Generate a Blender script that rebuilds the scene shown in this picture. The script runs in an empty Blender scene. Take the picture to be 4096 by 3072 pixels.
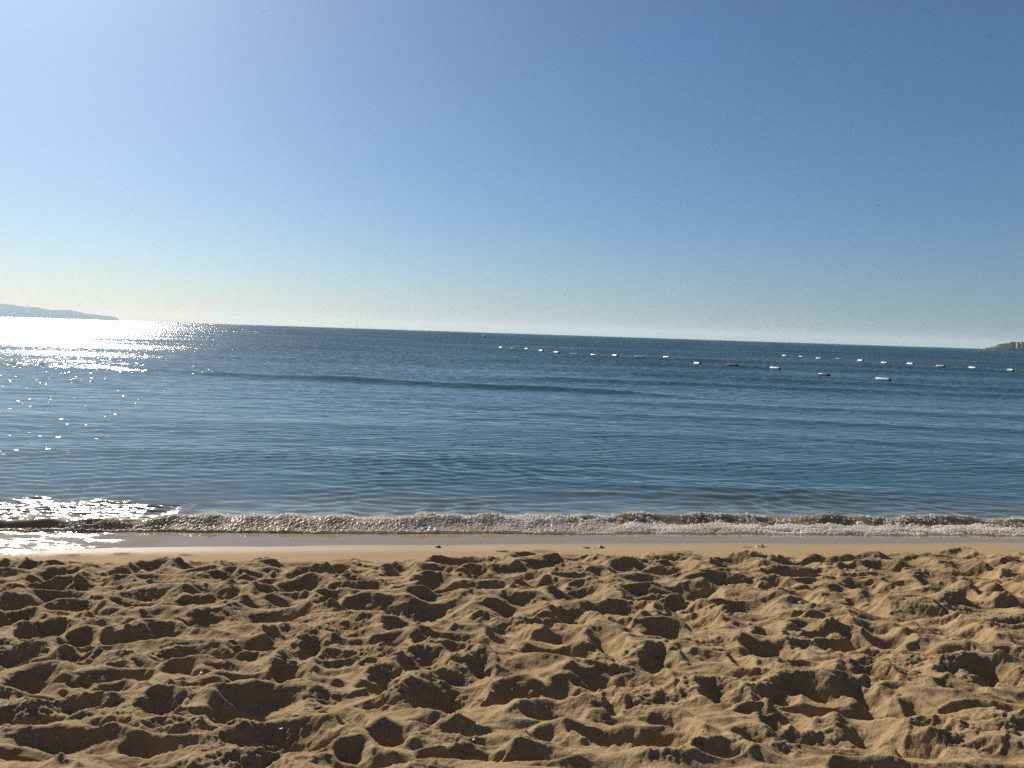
import bpy, math, random
import numpy as np

# ------------------------------------------------------------------ camera, sky, sun, exposure
sc = bpy.context.scene
COL = sc.collection
R = math.radians
W0, H0, F0 = 4096.0, 3072.0, 3094.0           # the photograph's frame and focal length in pixels
CAM_H = 2.2
PITCH = math.atan(203.0 / F0)
ROLL = R(1.87)
cam = bpy.data.cameras.new('camera')
cam.sensor_width = 36.0
cam.lens = 36.0 * F0 / W0
cam.clip_start = 0.05
cam.clip_end = 120000.0
camo = bpy.data.objects.new('camera', cam)
COL.objects.link(camo)
camo.location = (0, 0, CAM_H)
from mathutils import Matrix, Vector
MROT = Matrix.Rotation(math.pi / 2 - PITCH, 3, 'X') @ Matrix.Rotation(ROLL, 3, 'Z')
camo.rotation_euler = MROT.to_euler()
sc.camera = camo

SUN_EL, SUN_AZ = R(35.0), R(-36.5)            # azimuth from +Y (the sea) towards +X
w = bpy.data.worlds.new("World")
sc.world = w
w.use_nodes = True
nt = w.node_tree
nt.nodes.clear()
wo = nt.nodes.new('ShaderNodeOutputWorld')
bg = nt.nodes.new('ShaderNodeBackground')
sky = nt.nodes.new('ShaderNodeTexSky')
sky.sky_type = 'NISHITA'
sky.sun_disc = False
sky.sun_elevation = SUN_EL
sky.sun_rotation = SUN_AZ
sky.altitude = 0
sky.air_density = 0.9
sky.dust_density = 0.95
sky.ozone_density = 7.0
bg.inputs['Strength'].default_value = 0.052
wb = nt.nodes.new('ShaderNodeVectorMath')          # the camera's white balance, the same all over the sky
wb.operation = 'MULTIPLY'
wb.inputs[1].default_value = (0.94, 1.03, 1.04)
nt.links.new(sky.outputs[0], wb.inputs[0])
nt.links.new(wb.outputs[0], bg.inputs[0])
nt.links.new(bg.outputs[0], wo.inputs[0])

sun = bpy.data.lights.new('sun', 'SUN')
sun.energy = 5.0
sun.angle = R(0.53)
sun.color = (1.0, 0.92, 0.79)
suno = bpy.data.objects.new('sun', sun)
COL.objects.link(suno)
sdir = Vector((math.sin(SUN_AZ) * math.cos(SUN_EL), math.cos(SUN_AZ) * math.cos(SUN_EL), math.sin(SUN_EL)))
suno.rotation_euler = sdir.to_track_quat('Z', 'Y').to_euler()
suno.location = (-30, 30, 40)

sc.view_settings.view_transform = 'Standard'
sc.view_settings.look = 'None'
sc.view_settings.exposure = 0.5
sc.view_settings.gamma = 1.0
sc.render.engine = 'CYCLES'
sc.cycles.use_denoising = False
sc.cycles.caustics_reflective = False
sc.cycles.caustics_refractive = False
sc.cycles.max_bounces = 6
sc.cycles.diffuse_bounces = 3
sc.cycles.glossy_bounces = 2
sc.cycles.transmission_bounces = 4
sc.cycles.volume_bounces = 0
sc.cycles.transparent_max_bounces = 24
sc.cycles.sample_clamp_direct = 0.0
sc.cycles.sample_clamp_indirect = 2.0

# ------------------------------------------------------------------ helpers
rng = np.random.default_rng(7)


def ray(px, py):
    v = MROT @ Vector((px - W0 / 2, H0 / 2 - py, -F0))
    return v.normalized()


def ground(px, py, z=0.0):
    v = ray(px, py)
    t = (z - CAM_H) / v.z
    return v.x * t, v.y * t


def setp(o, label=None, cat=None, group=None, kind=None):
    if label: o['label'] = label
    if cat: o['category'] = cat
    if group: o['group'] = group
    if kind: o['kind'] = kind
    return o


def sstep(a, b, x):
    t = np.clip((x - a) / (b - a), 0, 1)
    return t * t * (3 - 2 * t)


_perm = rng.permutation(4096).astype(np.int32)
_ang = rng.uniform(0, 2 * np.pi, 4096).astype(np.float32)
_gx, _gy = np.cos(_ang), np.sin(_ang)


def pn(x, y, seed=0):
    """2-D gradient noise, about -0.7..0.7"""
    x = np.asarray(x, np.float32) + np.float32(seed * 17.31)
    y = np.asarray(y, np.float32) + np.float32(seed * 41.77)
    xi = np.floor(x); yi = np.floor(y)
    fx = (x - xi).astype(np.float32); fy = (y - yi).astype(np.float32)
    xi = xi.astype(np.int32); yi = yi.astype(np.int32)
    u = fx * fx * fx * (fx * (fx * 6 - 15) + 10)
    v = fy * fy * fy * (fy * (fy * 6 - 15) + 10)
    def g(ix, iy, dx, dy):
        h = _perm[(_perm[ix & 4095] + iy) & 4095]
        return _gx[h] * dx + _gy[h] * dy
    a = g(xi, yi, fx, fy); b = g(xi + 1, yi, fx - 1, fy)
    c = g(xi, yi + 1, fx, fy - 1); d = g(xi + 1, yi + 1, fx - 1, fy - 1)
    return (a + u * (b - a)) * (1 - v) + (c + u * (d - c)) * v


def worley(x, y, seed=0):
    """distance to the nearest of jittered points, one per unit cell"""
    x = np.asarray(x, np.float32) + np.float32(seed * 13.7)
    y = np.asarray(y, np.float32) + np.float32(seed * 29.3)
    xi = np.floor(x).astype(np.int32); yi = np.floor(y).astype(np.int32)
    best = np.full(x.shape, 9.0, np.float32)
    for i in (-1, 0, 1):
        for j in (-1, 0, 1):
            cx, cy = xi + i, yi + j
            h = _perm[(_perm[cx & 4095] + cy) & 4095]
            h2 = _perm[(h + 77) & 4095]
            dx = cx + h / 4096.0 - x; dy = cy + h2 / 4096.0 - y
            np.minimum(best, (dx * dx + dy * dy).astype(np.float32), out=best)
    return np.sqrt(best)


def mesh_np(name, co, faces_quads, mat, attrs=None, parent=None, smooth=True):
    me = bpy.data.meshes.new(name)
    n = len(co); m = len(faces_quads); k = faces_quads.shape[1]
    me.vertices.add(n); me.vertices.foreach_set('co', np.ascontiguousarray(co, np.float32).ravel())
    me.loops.add(m * k); me.loops.foreach_set('vertex_index', np.ascontiguousarray(faces_quads, np.int32).ravel())
    me.polygons.add(m)
    me.polygons.foreach_set('loop_start', np.arange(0, m * k, k, dtype=np.int32))
    me.polygons.foreach_set('loop_total', np.full(m, k, np.int32))
    if smooth: me.polygons.foreach_set('use_smooth', np.ones(m, bool))
    for an, av in (attrs or {}).items():
        a = me.attributes.new(an, 'FLOAT', 'POINT')
        a.data.foreach_set('value', np.ascontiguousarray(av, np.float32).ravel())
    me.update(calc_edges=True)
    me.materials.append(mat)
    o = bpy.data.objects.new(name, me)
    COL.objects.link(o)
    if parent: o.parent = parent
    return o


def grid_faces(nr, nc):
    i = np.arange(nr - 1, dtype=np.int32)[:, None] * nc + np.arange(nc - 1, dtype=np.int32)[None, :]
    return np.stack([i, i + 1, i + nc + 1, i + nc], -1).reshape(-1, 4)


class NT:
    def __init__(s, name):
        s.m = bpy.data.materials.new(name); s.m.use_nodes = True
        s.t = s.m.node_tree; s.t.nodes.clear()
        s.out = s.t.nodes.new('ShaderNodeOutputMaterial')
    def n(s, typ, ins=None, **kw):
        nd = s.t.nodes.new('ShaderNode' + typ)
        for k, v in kw.items(): setattr(nd, k, v)
        for k, v in (ins or {}).items():
            if isinstance(v, bpy.types.NodeSocket): s.t.links.new(v, nd.inputs[k])
            else: nd.inputs[k].default_value = v
        return nd
    def math(s, op, a, b=0.0, clamp=False):
        return s.n('Math', {0: a, 1: b}, operation=op, use_clamp=clamp).outputs[0]
    def mix(s, f, a, b):
        nd = s.n('Mix', None, data_type='RGBA')
        for i, v in ((0, f), (6, a), (7, b)):
            if isinstance(v, bpy.types.NodeSocket): s.t.links.new(v, nd.inputs[i])
            else: nd.inputs[i].default_value = v
        return nd.outputs[2]
    def mr(s, v, a, b, c=0.0, d=1.0):
        return s.n('MapRange', {0: v, 1: a, 2: b, 3: c, 4: d}).outputs[0]
    def attr(s, name):
        return s.n('Attribute', attribute_name=name).outputs['Fac']
    def done(s, sock):
        s.t.links.new(sock, s.out.inputs['Surface']); return s.m


def rgb(r, g, b): return (r, g, b, 1.0)


def simple_mat(name, col, rough=0.5, spec=0.5, var=0.15, scale=8.0):
    k = NT(name)
    tc = k.n('TexCoord')
    no = k.n('TexNoise', {'Vector': tc.outputs['Object'], 'Scale': scale, 'Detail': 5.0})
    c2 = tuple(x * (1 - var) for x in col[:3]) + (1,)
    c3 = tuple(min(1, x * (1 + var)) for x in col[:3]) + (1,)
    c = k.mix(k.mr(no.outputs[0], 0.35, 0.65), c2, c3)
    b = k.n('BsdfPrincipled', {'Base Color': c, 'Roughness': rough, 'Specular IOR Level': spec})
    return k.done(b.outputs[0])


# ------------------------------------------------------------------ sand
def shore(x, y):
    return y - np.interp(x, [-400, -9, -4.85, -3.5, 0, 5.6, 12, 400], [-40, -1.6, -.84, -.60, 0, .70, 1.4, 40]).astype(np.float32)


def sand_base(s):
    """beach profile against distance from the camera across the shore"""
    xs = [-60, 0.0, 2.5, 4.5, 6.3, 7.2, 7.98, 8.6, 10.0, 14, 40, 400, 40000]
    zs = [2.4, 0.86, 0.62, 0.40, 0.19, 0.085, 0.0, -0.05, -0.35, -0.9, -1.6, -1.8, -1.8]
    return np.interp(s, xs, zs)


TR_A = """30,125,70,40;175,138,110,38;330,205,240,70;400,140,200,40;580,245,170,45;560,100,150,30;740,180,180,50;940,140,190,40;940,210,200,40;1290,120,260,70;1520,90,180,90;1950,95,340,75;1760,40,140,45;2050,12,70,12;1430,190,140,30;1600,195,150,40;1950,185,300,50;2140,160,110,40;1890,265,260,60;1120,255,330,40;280,275,380,70;60,300,130,50;900,335,330,100;1330,300,230,55;1470,300,150,90;1830,350,230,55;2060,360,170,100;1270,370,330,60;330,350,330,80;100,380,200,60;440,430,350,60;690,465,200,70;930,470,330,100;1320,480,260,90;1690,430,400,130;80,500,180,80;260,560,230,90;500,600,190,90;750,585,180,80;1000,570,320,110;1790,570,150,110;1330,560,90,50;1920,560,130,40;2190,430,90,60;1250,700,420,75,-.12;1650,650,300,60;1950,660,180,140;130,740,360,110;480,700,140,60;1110,790,200,75;720,780,120,40;740,855,330,80;180,890,260,110;1240,915,220,90,-.15;1560,880,380,90;1820,820,190,200,.2;700,960,200,100;980,1040,200,75;260,1100,560,110,-.18;1600,1050,420,200;1110,1040,60,70;1950,1115,110,50;300,1290,640,170;700,1170,300,60;1080,1160,250,60;1370,1190,150,60;1850,1260,480,170;2190,1170,70,60;1180,1300,300,90;880,1280,250,80;10,700,300,90"""
TR_B = """300,38,90,22;420,48,60,14;730,45,60,45;570,75,130,35;1015,65,90,35;1480,65,200,75;820,48,50,18;760,110,280,45;1200,70,160,25;1620,85,130,40;1850,55,140,45;30,90,110,40;1350,130,330,60;880,145,130,35;400,160,160,75;620,165,190,60;1060,185,390,95;1690,175,200,60;1840,145,180,50;2070,125,280,80;2090,190,280,30;90,190,170,60;190,270,220,40;370,290,150,35;600,240,200,60;680,295,300,75;980,290,180,60;1300,250,220,60;1520,310,260,90;1960,315,250,70;2150,310,130,90;210,400,320,90,-.1;600,410,520,130;1080,415,310,120;430,515,220,85;1080,565,210,135;740,600,380,100;1490,470,220,120;1430,600,210,110;1300,510,110,60;1700,620,180,170;1780,490,130,80;2170,440,110,120;1840,400,200,70;2000,450,100,60;2080,570,200,80;1390,715,340,95,.1;550,790,240,120;900,790,130,90;500,675,110,50;740,700,130,60;290,890,220,130;700,960,370,230,-.15;1050,965,280,110,-.25;1740,865,380,120;2050,890,140,150;1480,920,220,120;1730,1010,110,140;1380,1070,300,120;2030,730,180,80;1980,780,140,60,.2;2070,1100,140,80;1760,1190,420,170;2050,1200,300,200;100,1170,160,90;330,1245,210,110;800,1190,300,80,-.1;900,1320,220,70;1230,1345,350,70;1330,1210,200,90;90,1340,180,80;600,1350,160,60;1900,850,180,60;210,800,110,25;640,520,140,60;100,560,150,50;330,600,150,50"""
TR_C = """260,60,230,40;880,30,130,35;1070,25,60,25;1410,8,60,18;1540,20,80,45;1980,55,110,45;1830,75,310,55;2190,60,60,40;1200,90,200,50;1010,80,180,35;790,105,190,70;420,130,230,80;560,70,120,30;50,130,170,70;40,185,100,35;1480,95,200,50;1880,150,180,70;1330,145,160,40;1150,150,120,40;950,170,110,45;770,200,270,45;650,250,160,40;330,250,280,65;100,310,300,100;810,330,160,70;1240,260,180,60;1180,350,180,140;1270,330,80,60;950,420,300,90;550,405,420,120;1410,440,540,100;1780,290,200,140;2030,290,140,90;2160,290,130,110;2000,385,400,70;100,450,280,160;1780,540,290,130;1340,575,200,120;890,560,200,90;1180,600,270,100,.25;580,580,130,40;640,690,260,130;430,755,110,100;1580,710,150,50;1820,700,180,60;2140,680,150,40;970,500,270,60,.2;1130,660,300,50;840,800,260,60;990,840,170,50;1280,830,170,100;1380,870,150,40;1850,850,240,110;2040,830,220,110;310,985,210,130;650,975,190,60;860,930,280,90;1200,950,200,140;1800,930,200,80;1560,1040,130,110;1250,1180,280,190;740,1130,170,130;540,1110,200,60;40,1230,150,180;500,1260,180,110;1520,1290,220,150;1650,1180,200,90;1850,1060,300,60,-.15;2150,1110,160,70;1950,1310,150,50;30,1130,130,80;280,1360,250,60;620,1170,120,60;2080,130,150,50;1740,400,100,70"""
SMOOTH_BAND = """1750,2190,44,18,L;2352,2191,50,9;2400,2190,38,12,L;3000,2190,60,14;3035,2187,70,12,L;2180,2209,130,10;2010,2207,60,12;60,2213,160,14;490,2217,80,6;740,2222,60,6;280,2224,120,6;590,2250,150,10"""


def sand_hit(px, py):
    z = 0.2
    for _ in range(8):
        x, y = ground(px, py, z)
        z = float(sand_base(shore(x, y)))
    return x, y


def build_sand():
    ys = np.concatenate([np.linspace(-3.6, 1.2, 60, endpoint=False), np.linspace(1.2, 2.1, 60, endpoint=False),
                         np.linspace(2.1, 4.2, 420, endpoint=False), np.linspace(4.2, 7.9, 520, endpoint=False),
                         np.linspace(7.9, 9.5, 60, endpoint=False), 9.5 * (18500 / 9.5) ** (np.linspace(0, 1, 60))])
    # u spans the frame densely and the rest of the beach coarsely
    n = 1500
    ud = np.linspace(-0.66, 0.68, n)
    ex = np.cumsum(0.0009 * 1.06 ** np.arange(1, 130))
    us = np.concatenate([(-0.66 - ex)[::-1], ud, 0.68 + ex])
    OY = 4.5
    Y = np.repeat(ys[:, None], len(us), 1)
    X = us[None, :] * np.minimum(ys[:, None] + OY, 1e9)
    # frame half width at distance y is 0.66*y + ...; scale so that the dense part covers it
    lim = np.clip(18500.0 / np.maximum(np.abs(X), 1e-6), 0, 1)
    X = X * lim
    X = X.astype(np.float32); Y = Y.astype(np.float32)
    S = shore(X, Y)
    base = sand_base(S.ravel()).reshape(S.shape).astype(np.float32)
    # trampled area mask
    edge = 7.15 + 0.22 * pn(X * 0.8, Y * 0.1, 3) + 0.10 * pn(X * 3.1, Y * 0.5, 4) + 0.09 * np.sin(X * 1.3 + 0.6)
    tr = 1 - sstep(-0.16, 0.10, S - edge)
    # warp
    wx = X + 0.030 * pn(X * 5, Y * 7, 5) + 0.010 * pn(X * 26, Y * 26, 6) + 0.004 * pn(X * 80, Y * 80, 16)
    wy = Y + 0.026 * pn(X * 4, Y * 7, 7) + 0.010 * pn(X * 26, Y * 26, 8) + 0.004 * pn(X * 80, Y * 80, 18)
    h = np.zeros_like(X)
    h += 0.060 * pn(X * 1.6, Y * 3.2, 10) + 0.056 * pn(wx * 1.8, wy * 6.0, 11) + 0.026 * pn(wx * 5, wy * 13, 13)
    b = 1 - 2.4 * np.abs(pn(wx * 2.4, wy * 6.6, 12))          # sharp ridges
    h += 0.034 * b
    D = np.zeros_like(X); RIM = np.zeros_like(X)
    pits = []
    for txt, ox in ((TR_A, 0), (TR_B, 1350), (TR_C, 2696)):
        for it in txt.split(';'):
            v = [float(q) for q in it.split(',')]
            k = 1400 / 2212
            cx, cy, ww, hh = ox + v[0] * k, 2200 + v[1] * k, v[2] * k, v[3] * k
            x, y = sand_hit(cx, cy)
            xt, yt = sand_hit(cx, cy - hh / 2); xb, yb = sand_hit(cx, cy + hh / 2)
            xr, yr = sand_hit(cx + ww / 2, cy)
            a = abs(xr - x) * 1.28
            l = (yt - yb) / 2 * 1.0
            rot = v[4] if len(v) > 4 else 0.0
            sk = -rot * (l / (hh / 2)) / (a / (ww / 2))
            d = min(0.105, 0.016 + 0.30 * min(l * 2, a * 2))
            pits.append((x, y, a, l, d, sk, 1))
    # feet elsewhere on the beach, and small dents everywhere
    for i in range(420):
        x = rng.uniform(-14, 14); y = rng.uniform(-3.0, 7.2)
        inside = y > 2.2 and abs(x) < 0.66 * y + 0.5
        if inside: continue
        pits.append((x, y, rng.uniform(.10, .17), rng.uniform(.07, .12), rng.uniform(.05, .09), rng.uniform(-.5, .5), 1))
    for i in range(120):
        y = 2.2 + 5 * rng.random(); x = rng.uniform(-.7, .7) * y
        a = rng.uniform(.03, .08)
        pits.append((x, y, a * 1.2, a, a * .42, rng.uniform(-.5, .5), .5))
    for (x0, y0, a, l, d, sk, rimf) in pits:
        r0, r1 = np.searchsorted(ys, [y0 - 2.0 * l - .35 * a - .06, y0 + 2.0 * l + .35 * a + .06])
        ysub = ys[r0:r1]
        if len(ysub) < 2: continue
        umin = (x0 - 2.2 * a - .06) / (ysub + OY); umax = (x0 + 2.2 * a + .06) / (ysub + OY)
        c0 = np.searchsorted(us, umin.min()); c1 = np.searchsorted(us, umax.max())
        if c1 - c0 < 2: continue
        sl = (slice(r0, r1), slice(c0, c1))
        dx = wx[sl] - x0
        dy = wy[sl] - y0 - sk * dx
        dy = dy - 0.12 * l
        q = np.sqrt((dx / (a * 1.12)) ** 2 + (dy / (np.where(dy > 0, 1.15, 1.15) * l)) ** 2)
        up_ = np.clip(1 - q, 0, 1)
        far_ = sstep(-.25, .35, dy / l)                       # heel slides down gently, toe side stays steep
        prof = -d * 1.12 * (far_ * up_ ** 1.35 + (1 - far_) * (1 - (1 - up_) ** 2) ** .85)
        D[sl] = np.minimum(D[sl], prof)
        rr = 0.22 * d * rimf * np.exp(-((q - 1.12) / 0.30) ** 2)
        rr = rr * (1 + 0.6 * np.clip(dy / (l + 1e-3), -1, 1.3))       # sand pushed up on the far side
        RIM[sl] = np.maximum(RIM[sl], rr)
    inpit = np.clip(-D / 0.05, 0, 1)
    h = h * (1 - 0.25 * inpit) + D + RIM
    # clods and crumbs
    rough = sstep(-0.10, 0.30, pn(X * 1.7, Y * 2.3, 20) + 0.5 * pn(X * 5, Y * 6, 21))
    rough = np.maximum(rough, .75 * inpit * sstep(-.15, .2, pn(X * 3, Y * 4, 28)))
    cl = np.abs(pn(wx * 17, wy * 21, 22)) * 0.012 + np.abs(pn(wx * 36, wy * 44, 23)) * 0.010
    near = 1 - sstep(4.0, 7.5, Y)
    cr = (0.62 - np.clip(worley(wx * 52, wy * 60, 24), 0, 0.62)) * 0.010
    h += rough * (cl + cr * near * .9) * 1.2
    h += (1 - rough) * 0.004 * pn(wx * 22, wy * 30, 25)
    h += 0.011 * pn(wx * 5.0, wy * 13, 26) + 0.0045 * pn(wx * 19, wy * 27, 27)
    # scattered lumps
    wl = worley(wx * 8, wy * 9, 30)
    lm = (pn(X * 2.2, Y * 2.2, 31) > 0.12)
    h += lm * np.clip(0.20 - wl, 0, 1) * 0.08
    z = base + tr * (h + 0.008)
    # smooth wet band
    sm = (1 - tr) * (0.006 * pn(X * 1.2, Y * 2.0, 40) + 0.003 * pn(X * 4, Y * 8, 41)) * (1 - sstep(7.6, 8.0, S)) + (1 - tr) * 0.006 * pn(X * .9, X * 0 + .3, 43) * sstep(7.3, 7.9, S)
    z += sm
    for it in SMOOTH_BAND.split(';'):
        p = it.split(',')
        cx, cy, ww, hh = [float(q) for q in p[:4]]
        x0, y0 = sand_hit(cx, cy); xr, _ = sand_hit(cx + ww / 2, cy)
        a = abs(xr - x0)
        lump = len(p) > 4
        l = a * (0.7 if lump else 0.6)
        q = np.sqrt(((wx - x0) / a) ** 2 + ((wy - y0) / l) ** 2)
        if lump: z += 0.030 * (1 - sstep(0.0, 1.0, q)) * (1 + 1.2 * pn(X * 40, Y * 40, 50))
        else: z += -0.018 * (1 - sstep(0.3, 1.0, q)) + 0.006 * np.exp(-((q - 1.2) / .25) ** 2)
    wet = sstep(7.25, 8.05, S + 0.06 * pn(X * .8, Y * .8, 42))
    co = np.stack([X, Y, z], -1).reshape(-1, 3)
    F = grid_faces(len(ys), len(us))
    k = NT('sand')
    tc = k.n('TexCoord')
    P = tc.outputs['Object']
    g1 = k.n('TexNoise', {'Vector': P, 'Scale': 330.0, 'Detail': 3.0, 'Roughness': 0.75})
    g2 = k.n('TexNoise', {'Vector': P, 'Scale': 3.0, 'Detail': 4.0})
    g3 = k.n('TexNoise', {'Vector': P, 'Scale': 60.0, 'Detail': 4.0, 'Roughness': 0.65})
    dry = k.mix(k.mr(g2.outputs[0], .35, .65), rgb(0.325, 0.224, 0.116), rgb(0.385, 0.274, 0.148))
    dry = k.mix(k.mr(g1.outputs[0], .38, .62), rgb(0.215, 0.147, 0.078), dry)
    wv = k.n('TexVoronoi', {'Vector': P, 'Scale': 42.0})
    fleck = k.math('MULTIPLY', k.math('LESS_THAN', wv.outputs['Distance'], 0.07),
                   k.math('GREATER_THAN', k.n('SeparateColor', {0: wv.outputs['Color']}).outputs[0], 0.965))
    dry = k.mix(fleck, dry, rgb(0.85, 0.82, 0.76))
    wetc = k.mix(k.mr(g1.outputs[0], .3, .7), rgb(0.225, 0.155, 0.088), rgb(0.28, 0.20, 0.12))
    wa = k.attr('wet')
    c = k.mix(wa, dry, wetc)
    h1 = k.math('ADD', k.math('MULTIPLY', g1.outputs[0], 0.35), g3.outputs[0])
    bump = k.n('Bump', {'Height': h1, 'Strength': k.mr(wa, 0, 1, 0.9, 0.12), 'Distance': 0.009})
    bs = k.n('BsdfPrincipled', {'Base Color': c, 'Roughness': k.mr(wa, 0.3, 1, 0.9, 0.45), 'Specular IOR Level': k.mr(wa, 0.2, 1, 0.15, 0.4),
                                'Normal': bump.outputs[0]})
    o = mesh_np('sand_beach', co, F, k.done(bs.outputs[0]), {'wet': wet})
    setp(o, kind='structure', label='trampled dry sand beach with footprints, smooth and damp by the water', cat='beach')
    return o


# ------------------------------------------------------------------ sea surface (shared height function)
def toe(X):
    """where the little breaker meets the wet sand, as y for a given x"""
    return 8.37 + 0.108 * X + 0.065 * pn(X * .9, X * 0, 60) + 0.035 * pn(X * 3.2, X * 0, 61)


def sea_height(X, Y, dy):
    t = Y - toe(X)
    z = np.zeros_like(X)
    calm = sstep(0.0, 0.45, t)
    fade = lambda lam: 1 - sstep(lam * 0.22, lam * 0.5, dy)
    # breaker: steep shoreward face, long back
    hc = np.interp(X, [-9, -5.5, -4.0, -2.5, 0, 1.5, 4, 7, 12], [.105, .105, .095, .095, .10, .12, .10, .09, .09])
    hc = hc * (1 + 0.45 * pn(X * 1.3, X * 0, 62) + 0.40 * pn(X * 4, X * 0, 63))
    face = np.interp(X, [-9, -4.5, -3, 0, 1.5, 8], [.14, .15, .34, .38, .50, .52])
    up = sstep(0, 1, t / face)
    step = .22 * sstep(0, .25, t / face) + .78 * sstep(.62, 1.0, t / face)      # to the right a low apron, then the crest
    rt = sstep(.2, 1.8, X)
    up = up * (1 - rt) + step * rt
    back = np.exp(-np.clip(t - face, 0, None) / 0.55)
    z += hc * up * back
    # swells further out: (distance at x=0, slope across, height, width)
    for (d0, k, a, wd, x0, x1) in ((30.5, -.22, .16, .9, -26, 6), (17.5, .02, .020, .9, -30, 40), (21.5, -.05, .05, 1.0, 2, 60),
                                   (13.3, .10, .014, .55, -20, 25), (26.0, -.05, .06, 1.2, 3, 60), (11.2, .04, .035, .30, 0, 6), (10.6, .05, .028, .22, 0.3, 5.5),
                                   (38, -.1, .12, 1.6, 0, 60), (47, -.2, .13, 2.2, 6, 60), (60, .1, .15, 3, -4, 60), (80, -.1, .2, 4, 5, 90)):
        c = d0 + k * X + 0.03 * d0 * pn(X * 0.13, X * 0, int(d0 * 7))
        q = (Y - c) / wd
        env = sstep(x0 - 3, x0 + 3, X) * (1 - sstep(x1 - 3, x1 + 3, X))
        q = np.where(q < 0, q * 1.5, q * 0.8)
        z += env * a * np.exp(-q * q) * (1 + .5 * pn(X * 0.25, X * 0, int(d0)))
    # ripples
    wxx = X + 0.5 * pn(X * .35, Y * .5, 70); wyy = Y + 0.35 * pn(X * .30, Y * .6, 71)
    patch = 0.75 + 0.7 * pn(X * .12, Y * .30, 72)
    grow = 0.55 + 0.45 * sstep(12, 30, Y)
    for (lam, a, ang, st, sd) in ((1.7, .013, .10, 3.0, 80), (0.95, .0100, -.22, 2.8, 81), (0.62, .0105, .28, 2.6, 82), (.40, .0092, -.12, 2.6, 83),
                                  (.27, .0062, .20, 2.4, 84), (.17, .0030, -.3, 2.2, 85), (3.6, .018, .0, 2.5, 86)):
        ca, sa = math.cos(ang), math.sin(ang)
        xr = wxx * ca + wyy * sa; yr = -wxx * sa + wyy * ca
        z += calm * patch * grow * a * 2.0 * fade(lam) * pn(xr / (st * lam * .8), yr / (lam * .8), sd)
    # crossing wavelets near the shore
    nearm = calm * (1 - sstep(13, 20, Y)) * (0.6 + pn(X * .4, Y * .5, 90))
    z += nearm * 0.0050 * fade(.35) * np.sin((Y * .93 - X * .37 + .25 * pn(X, Y, 91)) * 2 * np.pi / .34)
    z += nearm * 0.0036 * fade(.25) * np.sin((Y * .96 + X * .28 + .25 * pn(X, Y, 92)) * 2 * np.pi / .26)
    # churned water just behind the breaker
    ch = sstep(.12, .25, t) * (1 - sstep(1.1, 1.7, t + .5 * pn(X * 1.2, Y * 1.5, 94))) * (1 - sstep(-4.3, -3.3, X))
    z += ch * (0.012 * pn(X * 3.6, Y * 9, 95) + 0.006 * pn(X * 9, Y * 22, 96))
    # film of water on the sand in front of the toe
    z = np.where(t < 0, 0.0, z)
    z += 0.0015 * pn(X * 1.5, Y * 5, 97) * (1 - calm)
    return z.astype(np.float32), t, ch


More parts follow.
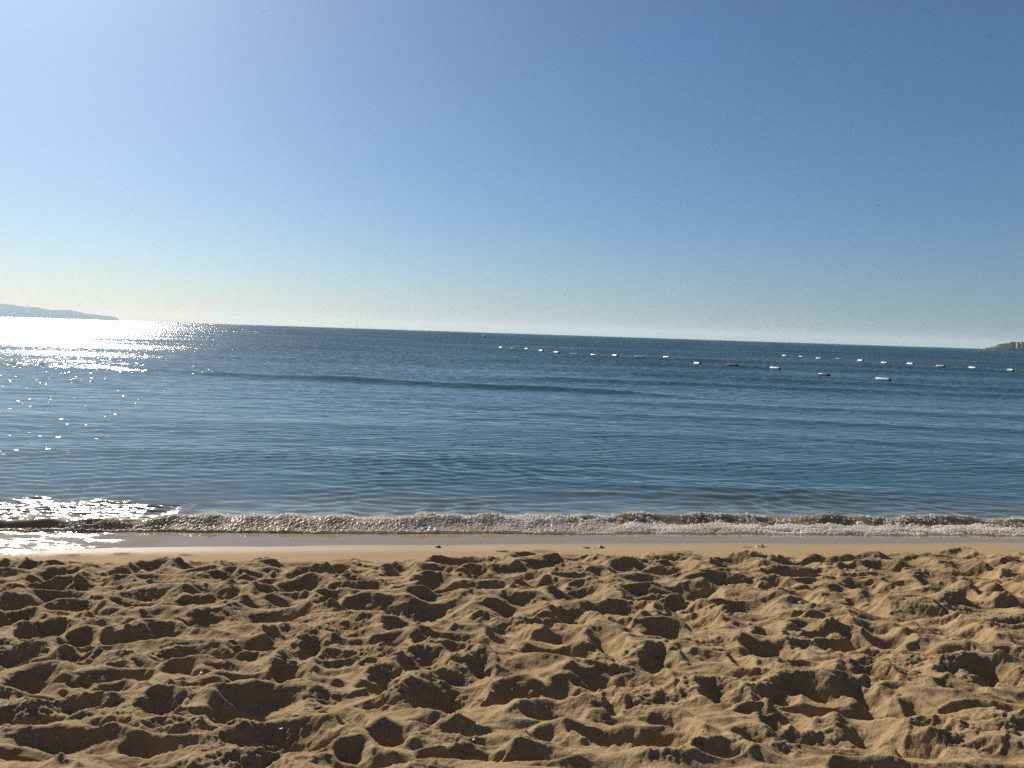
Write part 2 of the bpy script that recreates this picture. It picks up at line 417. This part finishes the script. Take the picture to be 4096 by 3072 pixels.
def build_sea():
    ys = [6.4]
    while ys[-1] < 17000:
        y = ys[-1]
        d = y * y / 1700.0 * 0.27
        if y < 7.3: d = 0.03
        elif y < 9.6: d = 0.010
        ys.append(y + min(d, y * .25))
    ys = np.array(ys)
    ud = np.linspace(-0.70, 0.70, 1500)
    ex = np.cumsum(0.0011 * 1.055 ** np.arange(1, 110))
    us = np.concatenate([(-0.70 - ex)[::-1], ud, 0.70 + ex])
    Y = np.repeat(ys[:, None], len(us), 1)
    X = us[None, :] * ys[:, None]
    X = X * np.clip(18500.0 / np.maximum(np.abs(X), 1e-6), 0, 1)
    dy = np.repeat(np.gradient(ys)[:, None], len(us), 1)
    dy = np.maximum(dy, Y * 0.0010)
    X = X.astype(np.float32); Y = Y.astype(np.float32)
    z, t, ch = sea_height(X, Y, dy.astype(np.float32))
    # small-scale slope left to the shader: grows offshore where the mesh can no longer carry it
    rip = np.interp(Y, [8, 12, 18, 28, 40, 70, 200, 3000], [.04, .045, .06, .12, .24, .40, .52, .56]).astype(np.float32)
    rip *= 1 + 0.5 * pn(X * .05, Y * .11, 99) * (Y > 9) + 0.4 * pn(X / (Y * .35), np.log(Y) * 9, 98) 
    rip = rip * sstep(0.0, .4, t) + ch * 0.55 + .30 * (t < .02) * (1 - sstep(-4.3, -3.1, X))
    wsp = worley(X * 1.7, Y * 2.2, 101)
    rip = rip + .30 * (1 - sstep(.05, .12, wsp)) * (pn(X * .5, Y * .4, 102) > -.1) * (Y < 40) * sstep(10, 12, Y)
    turb = (1 - sstep(0.1, 3.6, t)) ** 1.3
    silt = (1 - sstep(.35, .75, t)) * sstep(0, .03, t)
    film = 1 - sstep(-.03, .05, t)
    co = np.stack([X, Y, z], -1).reshape(-1, 3)
    k = NT('sea_water')
    tc = k.n('TexCoord')
    geo = k.n('NewGeometry')
    mp = k.n('Mapping', {'Vector': tc.outputs['Object'], 'Scale': (1.0, 2.4, 1.0)})
    n1 = k.n('TexNoise', {'Vector': mp.outputs[0], 'Scale': 2.6, 'Detail': 4.0, 'Roughness': 0.72})
    v = k.n('VectorMath', {0: n1.outputs['Color'], 1: (0.5, 0.5, 0.5)}, operation='SUBTRACT')
    sp = k.n('SeparateXYZ', {0: v.outputs[0]})
    ra = k.attr('ripple')
    sx = k.math('MULTIPLY', k.math('MULTIPLY', sp.outputs[0], 2.3), ra)
    # the wave faces one sees from the beach lean towards it
    sy = k.math('SUBTRACT', k.math('MULTIPLY', sp.outputs[1], 4.2), 0.55)
    sy = k.math('MULTIPLY', sy, ra)
    off = k.n('CombineXYZ', {0: sx, 1: sy, 2: 0.0})
    nn = k.n('VectorMath', {0: geo.outputs['Normal'], 1: off.outputs[0]}, operation='ADD')
    nn = k.n('VectorMath', {0: nn.outputs[0]}, operation='NORMALIZE')
    ta = k.attr('turbid')
    deep = rgb(0.024, 0.060, 0.066)
    c = k.mix(ta, deep, rgb(0.090, 0.092, 0.078))
    c = k.mix(k.attr('silt'), c, rgb(0.27, 0.195, 0.11))
    c = k.mix(k.attr('film'), c, rgb(0.22, 0.165, 0.105))
    bs = k.n('BsdfPrincipled', {'Base Color': c, 'Roughness': k.mr(ra, 0.03, 0.5, 0.03, 0.15), 'IOR': 1.33, 'Normal': nn.outputs[0]})
    m = k.done(bs.outputs[0])
    o = mesh_np('sea', co, grid_faces(len(ys), len(us)), m, {'ripple': rip, 'silt': silt, 'turbid': turb, 'film': film})
    setp(o, kind='structure', label='calm blue sea with small ripples running in to the beach', cat='sea')


# ------------------------------------------------------------------ foam
def ico(sub):
    import bmesh
    bm = bmesh.new(); bmesh.ops.create_icosphere(bm, subdivisions=sub, radius=1.0)
    v = np.array([list(a.co) for a in bm.verts], np.float32)
    f = np.array([[b.index for b in a.verts] for a in bm.faces], np.int32)
    bm.free(); return v, f


def foam_mat(name, rough, clear):
    k = NT(name)
    a = k.attr('white')
    tc = k.n('TexCoord')
    n1 = k.n('TexNoise', {'Vector': tc.outputs['Object'], 'Scale': 160.0, 'Detail': 3.0})
    c = k.mix(a, rgb(0.50, 0.375, 0.235), rgb(0.93, 0.93, 0.91))
    c = k.mix(k.mr(n1.outputs[0], .35, .65, 0, .35), c, rgb(0.66, 0.63, 0.57))
    bs = k.n('BsdfPrincipled', {'Base Color': c, 'Roughness': rough, 'IOR': 1.33, 'Specular IOR Level': 0.35})
    tr = k.n('BsdfTranslucent', {'Color': c})
    mx = k.n('MixShader', {0: 0.55, 1: bs.outputs[0], 2: tr.outputs[0]})
    tp = k.n('BsdfTransparent', {})
    mx = k.n('MixShader', {0: clear, 1: mx.outputs[0], 2: tp.outputs[0]})
    return k.done(mx.outputs[0])


def build_foam():
    m = foam_mat('foam', .35, .15)
    mb = foam_mat('froth', .22, .52)
    # 1) the sheet of foam sliding up the sand, strongest to the right
    xs = np.arange(-7.5, 9.5, 0.006); ts = np.arange(-0.03, 0.85, 0.0075)
    X = np.repeat(xs[None, :], len(ts), 0).astype(np.float32)
    T = np.repeat(ts[:, None], len(xs), 1).astype(np.float32)
    Y = T + toe(X)
    z, t, ch = sea_height(X, Y, np.full_like(X, .01))
    wdt = np.interp(X, [-8, -4.6, -3.2, -1, .6, 1.4, 4, 6.5, 9], [.03, .04, .32, .36, .38, .40, .41, .36, .36])
    env = 1 - sstep(.55, 1.15, T / wdt + .35 * pn(X * 3.5, Y * 3, 110))
    env *= sstep(-.02, .015, T + .012 * pn(X * 9, Y * 9, 111))
    wo_ = worley(X * 9, Y * 13, 112); w2 = worley(X * 24, Y * 30, 113)
    lace = np.clip(wo_ * 1.15, 0, 1) * .75 + w2 * .45                       # thin in cell centres, thick on the borders
    th = env * 1.35 - (1 - lace) * np.interp(X, [-3, .3, 1.2], [.85, .95, 1.15]) - np.interp(X, [0, 1.5], [.65, 1.7]) * np.clip(pn(X * 3, Y * 8, 117) + .4 * pn(X * 9, Y * 20, 119), 0, 1)
    thick = np.clip(th * 3, 0, 1) * (.008 + .022 * np.clip(.5 + pn(X * 3.5, Y * 5, 118), 0, 1) + .018 * np.abs(pn(X * 14, Y * 16, 114)) + .018 * np.clip(.5 - worley(X * 34, Y * 38, 115), 0, 1))
    zf = np.maximum(z, 0) + thick - .002
    keep = th > 0
    F = grid_faces(len(ts), len(xs))
    kf = keep.ravel()[F].all(1)
    F = F[kf]
    used, inv = np.unique(F, return_inverse=True)
    co = np.stack([X, Y, zf], -1).reshape(-1, 3)[used]
    white = np.interp(X, [-6, -3, -1, 1, 2], [.10, .20, .40, .85, 1.0]) * (.75 + .5 * pn(X * 2, Y * 3, 116))
    o = mesh_np('sea_foam', co, inv.reshape(-1, 4), m, {'white': np.clip(white.ravel()[used], 0, 1)})
    setp(o, kind='stuff', label='white lacy foam sheet sliding onto the wet sand from the little breaker', cat='foam')
    # 2) tumbling froth: thousands of bubbles and drops
    V1, F1 = ico(2)
    V0, F0_ = ico(1)
    def blobs(n, big):
        px_ = rng.uniform(-7.2, 8.5, n)
        dens = np.interp(px_, [-7.5, -4.9, -4.3, -3.6, -.8, .8, 1.8, 5, 8.5], [.07, .08, .5, 1, 1, .5, .10, .07, .07])
        cl = pn(px_ * 2.3, px_ * 0, 120) * .7 + pn(px_ * 6, px_ * 0, 121) * .5
        keep = rng.random(n) < dens * (1 + cl)
        px_ = px_[keep]; cl = cl[keep]; n = len(px_)
        fw = np.interp(px_, [-9, -4.5, -3, 0, 1.5, 8], [.14, .15, .38, .42, .55, .56])
        q = rng.random(n)
        # to the right the bubbles sit on the crest behind the sheet, to the left along the toe
        tq = np.where(px_ > 1.0, .80 + .30 * rng.normal(0, .35, n), q)
        tq = np.where(px_ < -4.7, .05 + .15 * q, tq)
        T = tq * fw
        okm = rng.random(n) < np.clip(.55 + 2.6 * pn(px_ * 6, T * 11, 122) + 1.2 * pn(px_ * 1.7, T * 3, 123), 0.04, 1)
        px_, T, cl, fw = px_[okm], T[okm], cl[okm], fw[okm]; n = len(px_)
        Yb = T + toe(px_)
        zb, _, _ = sea_height(px_.astype(np.float32), Yb.astype(np.float32), np.full(n, .01, np.float32))
        lift = rng.random(n) ** 2 * np.interp(px_, [-5, -4, -1, 1, 2], [.004, .030, .024, .02, .012]) * np.clip(.6 + 1.5 * cl, .1, 3)
        r = (rng.uniform(.004, .012, n) if big else rng.uniform(.0018, .0045, n))
        wh = np.clip(rng.normal(.62 if big else .9, .3, n) + np.interp(px_, [-5, -1, 1], [-.1, .05, .3]), 0, 1)
        return np.stack([px_, Yb, zb + lift], -1), r, wh
    for (nm, lab, n, big, V, F) in (('sea_froth', 'sand-brown and white froth tumbling along the face of the breaker', 38000, True, V1, F1),
                                    ('sea_spray', 'tiny bright bubbles and drops sparkling over the breaking froth', 62000, False, V0, F0_)):
        p, r, wh = blobs(n, big)
        m_ = len(p)
        sc3 = r[:, None, None] * rng.uniform(.75, 1.25, (m_, 1, 3))
        co = p[:, None, :] + V[None] * sc3 * (1 + .18 * rng.normal(0, 1, (m_, len(V), 1)) * (1 if big else 0))
        FF = F[None] + (np.arange(m_) * len(V))[:, None, None]
        o = mesh_np(nm, co.reshape(-1, 3), FF.reshape(-1, 3), m, {'white': np.repeat(wh, len(V))})
        o.data.materials[0] = mb
        setp(o, kind='stuff', label=lab, cat='foam')


build_sand()
build_sea()
build_foam()


# ------------------------------------------------------------------ headlands
def headland(name, D, prof, width, mat, seed, label):
    px = np.array([p[0] for p in prof], float); py = np.array([p[1] for p in prof], float)
    U = 260; Vn = 30
    pu = np.linspace(px[0], px[-1], U); pv = np.interp(pu, px, py)
    co = []
    v = np.linspace(-1, 1, Vn)
    for i in range(U):
        r_ = ray(pu[i], pv[i]); s_ = D / r_.y
        x, z = r_.x * s_, max(0.3, CAM_H + r_.z * s_)
        wd = width * (0.35 + 0.65 * min(1.0, z / max(1.0, 0.6 * 0.009 * D)))
        nz = pn(np.full(Vn, x / (D * .004)), v * 6, seed) + .5 * pn(np.full(Vn, x / (D * .0015)), v * 14, seed + 1)
        zz = z * (1 - np.abs(v) ** 1.7) * (1 + .16 * nz * np.abs(v)) - 2.0 * np.abs(v) ** 3
        xx = x * (1 + v * wd / D)
        co.append(np.stack([xx, D + v * wd, zz], -1))
    co = np.array(co).reshape(-1, 3)
    o = mesh_np(name, co, grid_faces(U, Vn), mat)
    return setp(o, kind='structure', label=label, cat='headland')


def land_mat(name, scale, rocky):
    k = NT(name)
    tc = k.n('TexCoord')
    n1 = k.n('TexNoise', {'Vector': tc.outputs['Object'], 'Scale': scale, 'Detail': 7.0, 'Roughness': 0.65})
    n2 = k.n('TexNoise', {'Vector': tc.outputs['Object'], 'Scale': scale * .35, 'Detail': 5.0})
    c = k.mix(k.mr(n1.outputs[0], .4, .6), rgb(0.030, 0.042, 0.024), rgb(0.065, 0.078, 0.040))
    c = k.mix(k.mr(n2.outputs[0], .60 - rocky, .66 - rocky * .6), c, rgb(0.11, 0.09, 0.07))
    b = k.n('BsdfPrincipled', {'Base Color': c, 'Roughness': 0.95, 'Specular IOR Level': 0.1})
    return k.done(b.outputs[0])


LEFT = [(-1400, 1196), (-900, 1200), (-500, 1204), (-200, 1211), (0, 1215), (47, 1218), (80, 1224.6), (146, 1229), (174, 1234.7), (195, 1238.5), (219, 1240),
        (249, 1239.4), (277, 1240), (306, 1245), (341, 1253.5), (400, 1260), (435, 1264.5), (462, 1268), (476, 1279.5)]
headland('hills', 10000.0, LEFT, 1100.0, land_mat('far_hill', .004, .0), 200, 'long low headland faded blue by haze at the left end of the horizon')
RIGHT = [(3940, 1393.0), (3945, 1390.5), (3962, 1389.2), (3975, 1385.6), (3982, 1383), (3993, 1377), (4002, 1374.5), (4012, 1375), (4024, 1373), (4035, 1372.8), (4042, 1368),
         (4055, 1367), (4067, 1368.4), (4080, 1369), (4096, 1368), (4200, 1362), (4400, 1356), (4700, 1362), (5200, 1350)]
hl = headland('rocky_point', 1500.0, RIGHT, 42.0, land_mat('point_scrub', .06, .06), 210, 'dark scrubby rocky point at the right end of the horizon')


def box(bm, x0, x1, y0, y1, z0, z1):
    vs = [bm.verts.new(p) for p in ((x0, y0, z0), (x1, y0, z0), (x1, y1, z0), (x0, y1, z0), (x0, y0, z1), (x1, y0, z1), (x1, y1, z1), (x0, y1, z1))]
    for f in ((0, 3, 2, 1), (4, 5, 6, 7), (0, 1, 5, 4), (1, 2, 6, 5), (2, 3, 7, 6), (3, 0, 4, 7)):
        bm.faces.new([vs[i] for i in f])


import bmesh


def bobj(name, bm, mat, parent=None, smooth=False, bevel=0):
    me = bpy.data.meshes.new(name)
    bmesh.ops.recalc_face_normals(bm, faces=bm.faces)
    bm.to_mesh(me); bm.free()
    if smooth:
        for p in me.polygons: p.use_smooth = True
    me.materials.append(mat)
    o = bpy.data.objects.new(name, me); COL.objects.link(o)
    if parent: o.parent = parent
    return o


def empty(name, loc, rz=0.0, rx=0.0):
    o = bpy.data.objects.new(name, None); COL.objects.link(o)
    o.location = loc; o.rotation_euler = (rx, 0, rz); o.empty_display_size = .2
    return o


wall_m = simple_mat('house_wall', (0.70, 0.66, 0.60), .8, .2, .1, .6)
wall2_m = simple_mat('house_wall_tan', (0.50, 0.42, 0.33), .8, .2, .1, .6)
roof_m = simple_mat('house_roof', (0.28, 0.14, 0.09), .8, .2, .2, 1.2)
pane_m = simple_mat('window_pane', (0.04, 0.05, 0.06), .15, .5, .1, 1.0)


def house(px, py, wdt, hgt, m, label, tiled):
    r_ = ray(px, py); D = 1462.0; wdt *= .68; hgt *= .68; s_ = D / r_.y
    x, z = r_.x * s_, max(0.2, CAM_H + r_.z * s_)
    e = empty('house', (x, D, z - 1.5), R(12))
    d = wdt * .8
    bm = bmesh.new(); box(bm, -wdt / 2, wdt / 2, -d / 2, d / 2, 0, hgt + 1.5); bobj('wall', bm, m, e)
    bm = bmesh.new()
    if tiled:
        a, b_, zt = wdt / 2 + .4, d / 2 + .4, hgt + 1.503
        vs = [bm.verts.new(p) for p in ((-a, -b_, zt), (a, -b_, zt), (a, b_, zt), (-a, b_, zt), (-a * .5, 0, zt + 2), (a * .5, 0, zt + 2))]
        for f in ((3, 2, 1, 0), (0, 1, 5, 4), (2, 3, 4, 5), (1, 2, 5), (3, 0, 4)): bm.faces.new([vs[i] for i in f])
        bobj('roof', bm, roof_m, e)
    else:
        box(bm, -wdt / 2 - .2, wdt / 2 + .2, -d / 2 - .2, d / 2 + .2, hgt + 1.503, hgt + 1.9); bobj('roof', bm, m, e)
    n = max(2, int(wdt / 2.5))
    for i in range(n):
        bm = bmesh.new(); cx = -wdt / 2 + wdt * (i + .5) / n
        box(bm, cx - .5, cx + .5, -d / 2 - .05, -d / 2 + .1, 1.5 + hgt * .45, 1.5 + hgt * .45 + 1.2); bobj('window', bm, pane_m, e)
    return setp(e, label, 'house', 'houses on the rocky point')


for a in ((4077, 1392.6, 5.5, 4, wall_m, 'small bright white house at the waterline, left of the long one', False),
          (4089, 1392.8, 11, 4.2, wall_m, 'long bright white building at the waterline on the point', False),
          (4071, 1378.5, 7, 5, wall2_m, 'tan house highest up and leftmost of the hillside cluster', True),
          (4078, 1383.5, 6, 4.5, wall2_m, 'tan house below the cream one on the point', True),
          (4086, 1378.0, 8, 5, wall_m, 'cream house high on the point near the frame edge', True),
          (4092, 1384.0, 7, 5, wall2_m, 'tan house midway down the slope at the frame edge', False),
          (4070, 1387.5, 6, 4, wall2_m, 'low tan house at the foot of the slope behind the white one', True),
          (4112, 1380.0, 9, 6, wall_m, 'cream house further along the point past the frame edge', True)):
    house(*a)
r_ = ray(4027, 1374); s_ = 1500 / r_.y
bm = bmesh.new()
bmesh.ops.create_cone(bm, segments=8, radius1=.35, radius2=.2, depth=5, cap_ends=True)
mo = bobj('mast', bm, simple_mat('mast_paint', (.45, .30, .27), .6)); mo.location = (r_.x * s_, 1500, CAM_H + r_.z * s_ + 1.6)
setp(mo, 'thin upright mast on top of the rocky point', 'mast')

# ------------------------------------------------------------------ swim-line floats
white_m = simple_mat('float_white', (0.82, 0.82, 0.80), .35, .5, .06, 9)
grey_m = simple_mat('float_grey', (0.36, 0.37, 0.38), .45, .5, .2, 9)
rust_m = simple_mat('float_faded_red', (0.17, 0.09, 0.08), .5, .5, .25, 9)
navy_m = simple_mat('float_dark', (0.055, 0.065, 0.08), .45, .5, .2, 9)
cap_m = simple_mat('float_end', (0.035, 0.035, 0.04), .6, .4, .2, 12)
rope_m = simple_mat('rope', (0.22, 0.17, 0.11), .9, .2, .2, 3)


def float_meshes():
    L, r = .42, .105
    def lathe(pts, seg=24):
        bm = bmesh.new(); rings = []
        for (x, rr) in pts:
            rings.append([bm.verts.new((x, rr * math.cos(2 * math.pi * i / seg), rr * math.sin(2 * math.pi * i / seg))) for i in range(seg)])
        for a, b in zip(rings[:-1], rings[1:]):
            for i in range(seg): bm.faces.new((a[i], a[(i + 1) % seg], b[(i + 1) % seg], b[i]))
        bm.faces.new(rings[0][::-1]); bm.faces.new(rings[-1])
        return bm
    body = lathe([(-L, .085), (-L + .015, .1), (-L + .03, r), (L - .03, r), (L - .015, .1), (L, .085)])
    c1 = lathe([(L + .001, .086), (L + .03, .080), (L + .06, .05), (L + .075, .022), (L + .11, .020)])
    c2 = lathe([(-L - .11, .020), (-L - .075, .022), (-L - .06, .05), (-L - .03, .080), (-L - .001, .086)])
    return body, c1, c2


bm1, bm2, bm3 = float_meshes()
proto = empty('lane_float', (0, 0, 0))
pb = bobj('body', bm1, white_m, proto, True)
pc = bobj('end_cap', bm2, cap_m, proto, True)
pd = bobj('end_cap', bm3, cap_m, proto, True)
bodies = {'w': pb.data}
for key, m in (('g', grey_m), ('r', rust_m), ('n', navy_m)):
    d_ = pb.data.copy(); d_.materials[0] = m; bodies[key] = d_

FRONT = [(2005, 1389, 'w', 'white swim float at the far left end of the front row'),
         (2053, 1392, 'w', 'second white swim float from the far left end of the front row'),
         (2106, 1394, 'w', 'third white swim float from the far left end, before the blocky one'),
         (2164, 1403, 'w', 'short white float riding high, fourth from the far left end'),
         (2227, 1410, 'w', 'bright white float just right of the one riding high'),
         (2298, 1413, 'w', 'float almost sunk so only a white sliver shows'),
         (2374, 1416, 'w', 'white float right of the almost sunk one in the front row'),
         (2460, 1429, 'w', 'white float with dark underside left of the middle of the front row'),
         (2558, 1435, 'w', 'plain white float at the middle of the front row'),
         (2666, 1438, 'w', 'white float with a dark end, second left of the faded red float'),
         (2789, 1456, 'w', 'white float immediately left of the faded red float'),
         (2929, 1468, 'r', 'dark faded red float between two white ones in the front row'),
         (3100, 1477, 'w', 'large white float between the faded red and the dark float'),
         (3296, 1499, 'n', 'nearly black float next to the nearest white float'),
         (3531, 1519, 'w', 'nearest and largest white float, at the right end of the front row')]
BACK = [(3138, 1421, 'w', 'small white float at the left end of the back row'),
        (3204, 1425, 'g', 'small grey float, second in the back row beside the leftmost white one'),
        (3275, 1432, 'w', 'small white float between two grey ones in the back row'),
        (3355, 1434, 'g', 'grey float left of the brightest pair in the back row'),
        (3441, 1442, 'w', 'bright white float riding high, left one of the brightest pair'),
        (3537, 1450, 'w', 'white float with a dark end between the two brightest'),
        (3641, 1455, 'w', 'brightest white float of the back row with a reflection below'),
        (3761, 1466, 'g', 'grey float right of the brightest white float of the back row'),
        (3890, 1471, 'w', 'clean white float between the last two grey ones'),
        (4042, 1487, 'g', 'grey float at the right end of the back row by the frame edge')]
first = True
for row, gname, rname, rlab in ((FRONT, 'floats of the front swim line', 'rope', 'thin wet rope joining the front row of floats'),
                         (BACK, 'floats of the back swim line', 'rope', 'thin wet rope joining the back row of floats')):
    pts = []
    for i, (px, py, key, lab) in enumerate(row):
        x, y = ground(px, py + 3.0)
        pts.append((x, y))
    for i, (px, py, key, lab) in enumerate(row):
        x, y = pts[i]
        q0, q1 = pts[max(0, i - 1)], pts[min(len(pts) - 1, i + 1)]
        a = math.atan2(q1[1] - q0[1], q1[0] - q0[0]) + rng.uniform(-.10, .10) + .22
        if first: e, parts = proto, (pb, pc, pd)
        else:
            e = proto.copy(); COL.objects.link(e); parts = []
            for ch_ in (pb, pc, pd):
                c = ch_.copy(); COL.objects.link(c); c.parent = e; parts.append(c)
        first = False
        parts[0].data = bodies[key]
        yy = np.linspace(y - .035 * y, y + .01 * y, 12).astype(np.float32)
        zz_ = sea_height(np.full(12, x, np.float32), yy, np.full(12, y * y / 6300.0, np.float32))[0]
        zw = max(0.0, float(zz_.max()))
        e.location = (x, y, zw + 0.02 + 0.06 if 'riding' in lab or 'brightest white' in lab else zw + (-.05 if 'sunk' in lab else .045))
        sca = 1.12 if 'riding' in lab or 'brightest white' in lab else 1.0
        e.scale = (sca, sca * 1.1, sca * 1.1)
        e.rotation_euler = (0, R(rng.uniform(-2, 2)), a)
        setp(e, lab, 'swim float', gname)
    # the rope
    bm = bmesh.new(); prev = None
    n = 24
    for i in range(len(pts) - 1):
        for j in range(n):
            f = j / n
            x = pts[i][0] * (1 - f) + pts[i + 1][0] * f; y = pts[i][1] * (1 - f) + pts[i + 1][1] * f
            z = float(sea_height(np.array([x], np.float32), np.array([y], np.float32), np.array([y * y / 6300.0], np.float32))[0][0]) + .010 * math.sin(i * 7 + j * .9)
            ring = [bm.verts.new((x + .012 * math.cos(k_ * math.pi / 2), y, z + .012 * math.sin(k_ * math.pi / 2))) for k_ in range(4)]
            if prev:
                for k_ in range(4): bm.faces.new((prev[k_], prev[(k_ + 1) % 4], ring[(k_ + 1) % 4], ring[k_]))
            prev = ring
    setp(bobj(rname, bm, rope_m), rlab, 'rope')


def buoy(px, py, col, label):
    x, y = ground(px, py + 6)
    e = empty('mooring_buoy', (x, y, 0))
    bm = bmesh.new(); bmesh.ops.create_uvsphere(bm, u_segments=24, v_segments=16, radius=.58)
    o = bobj('body', bm, simple_mat('buoy_paint', col, .5, .5, .25, 2.0), e, True); o.location = (0, 0, .40)
    bm = bmesh.new(); bmesh.ops.create_cone(bm, segments=12, radius1=.10, radius2=.07, depth=.14, cap_ends=True)
    o = bobj('top_ring', bm, cap_m, e); o.location = (0, 0, 1.02)
    setp(e, label, 'buoy')


buoy(1937, 1346, (.30, .31, .30), 'round grey buoy far out, beyond the left end of the front row of floats')
buoy(3920, 1403, (.42, .10, .08), 'round red buoy far out, beside the rocky point')


# ------------------------------------------------------------------ birds
bird_m = simple_mat('bird_feathers', (.05, .05, .055), .8, .2, .2, 20)


def bird(px, py, size, bank, label):
    v = ray(px, py); D = 130.0
    p = camo.location + v * D
    bm = bmesh.new()
    rings = []
    for (x, r) in ((-.5, .01), (-.38, .05), (-.1, .09), (.2, .085), (.36, .05), (.45, .055), (.52, .03), (.6, .006)):
        rings.append([bm.verts.new((x, r * math.cos(i * math.pi / 3), r * math.sin(i * math.pi / 3))) for i in range(6)])
    for a, b in zip(rings[:-1], rings[1:]):
        for i in range(6): bm.faces.new((a[i], a[(i + 1) % 6], b[(i + 1) % 6], b[i]))
    bm.faces.new(rings[0][::-1]); bm.faces.new(rings[-1])
    for sgn in (-1, 1):
        prev = None
        for (yy, zz, xa, xb) in ((.05, .03, .25, -.12), (.35, .2, .3, -.05), (.65, .22, .2, -.02), (1.0, .12, -.05, -.1)):
            up = [bm.verts.new((xa, sgn * yy, zz)), bm.verts.new((xb, sgn * yy, zz)), bm.verts.new((xb, sgn * yy, zz - .02)), bm.verts.new((xa, sgn * yy, zz - .02))]
            if prev:
                for i in range(4): bm.faces.new((prev[i], prev[(i + 1) % 4], up[(i + 1) % 4], up[i]))
            else: bm.faces.new(up)
            prev = up
        bm.faces.new(prev[::-1])
    o = bobj('bird', bm, bird_m, None, True)
    o.location = p; o.scale = (size, size, size)
    o.rotation_euler = (bank, R(-10), rng.uniform(-1.2, 1.2))
    setp(o, label, 'bird', 'birds scattered over the sea')


for a in ((1056, 46, .26, .6, 'tiny bird near the top of the sky, the highest of all'),
          (1341, 458, .17, 0, 'tiny bird high in the pale sky left of centre, second highest'),
          (1525, 885, .17, .9, 'left one of two tiny birds level with each other above the sea'),
          (1780, 888, .18, -.8, 'right one of two tiny birds level with each other above the sea'),
          (2625, 819, .17, .2, 'tiny dark bird in the blue sky above the middle of the front float row'),
          (3514, 824, .20, -.7, 'tiny dark bird alone in the deep blue sky at the right'),
          (2685, 1015, .13, .5, 'faint tiny bird low in the sky, below the one above the front float row'),
          (2260, 1180, .26, 1.1, 'pale fluttering bird low over the left end of the float rows'),
          (735, 1219, .17, .3, 'tiny bird low over the horizon near the hazy headland'),
          (1427, 1309, .20, .5, 'tiny dark bird almost touching the horizon left of centre'),
          (2403, 1275, .13, .3, 'tiny bird low over the horizon right of the grey buoy')):
    bird(*a)

# ------------------------------------------------------------------ shell bits on the sand
shell_m = simple_mat('shell', (.80, .76, .68), .4, .5, .08, 60)
bm = bmesh.new()
N_ = 9
top = bm.verts.new((0, 0, .012)); ringv = []
for i in range(N_):
    a = -1.25 + 2.5 * i / (N_ - 1)
    ringv.append(bm.verts.new((.012 * math.cos(a) * (1 + .1 * (i % 2)), .012 * math.sin(a) * (1 + .1 * (i % 2)), 0)))
hinge = bm.verts.new((-.006, 0, .004))
low = bm.verts.new((.003, 0, -.002))
for i in range(N_ - 1):
    bm.faces.new((top, ringv[i], ringv[i + 1])); bm.faces.new((low, ringv[i + 1], ringv[i]))
bm.faces.new((top, hinge, ringv[0])); bm.faces.new((top, ringv[-1], hinge)); bm.faces.new((low, ringv[0], hinge)); bm.faces.new((low, hinge, ringv[-1]))
sh0 = bobj('shell_fragment', bm, shell_m)
SHELLS = [(721, 2986), (1127, 2919), (357, 2708), (804, 2693), (715, 2467), (605, 2542), (150, 2224), (600, 2241), (1907, 2900), (1894, 2960), (2049, 2761), (2808, 2926), (2660, 2204), (1190, 2635)]
dg = bpy.context.evaluated_depsgraph_get()
sand_o = bpy.data.objects['sand_beach']
for i, (px, py) in enumerate(SHELLS):
    o = sh0 if i == 0 else sh0.copy()
    if i: COL.objects.link(o)
    hit, loc, nor, fi = sand_o.ray_cast(Vector((0, 0, CAM_H)), ray(px, py))
    if not hit: loc = Vector((*ground(px, py, .2), .2))
    o.location = loc + Vector((0, 0, .001))
    sc_ = rng.uniform(.5, 1.0); o.scale = (sc_, sc_, sc_)
    o.rotation_euler = (rng.uniform(-.5, .5), rng.uniform(-.5, .5), rng.uniform(0, 6.28))
    setp(o, 'tiny white shell fragment lying on the sand', 'shell', 'shell fragments scattered on the beach')

# ------------------------------------------------------------------ air
bm = bmesh.new(); box(bm, -21000, 21000, -21000, 21000, -6.0, 200.0)
hm = bpy.data.materials.new('haze_air'); hm.use_nodes = True
t_ = hm.node_tree; t_.nodes.clear()
ho = t_.nodes.new('ShaderNodeOutputMaterial'); pv = t_.nodes.new('ShaderNodeVolumePrincipled')
pv.inputs['Color'].default_value = (0.40, 0.67, 1.0, 1)
pv.inputs['Absorption Color'].default_value = (1, 1, 1, 1)
pv.inputs['Density'].default_value = 0.00009
pv.inputs['Anisotropy'].default_value = 0.2
t_.links.new(pv.outputs[0], ho.inputs['Volume'])
setp(bobj('haze', bm, hm), kind='stuff', label='pale blue sea haze filling the air', cat='haze')
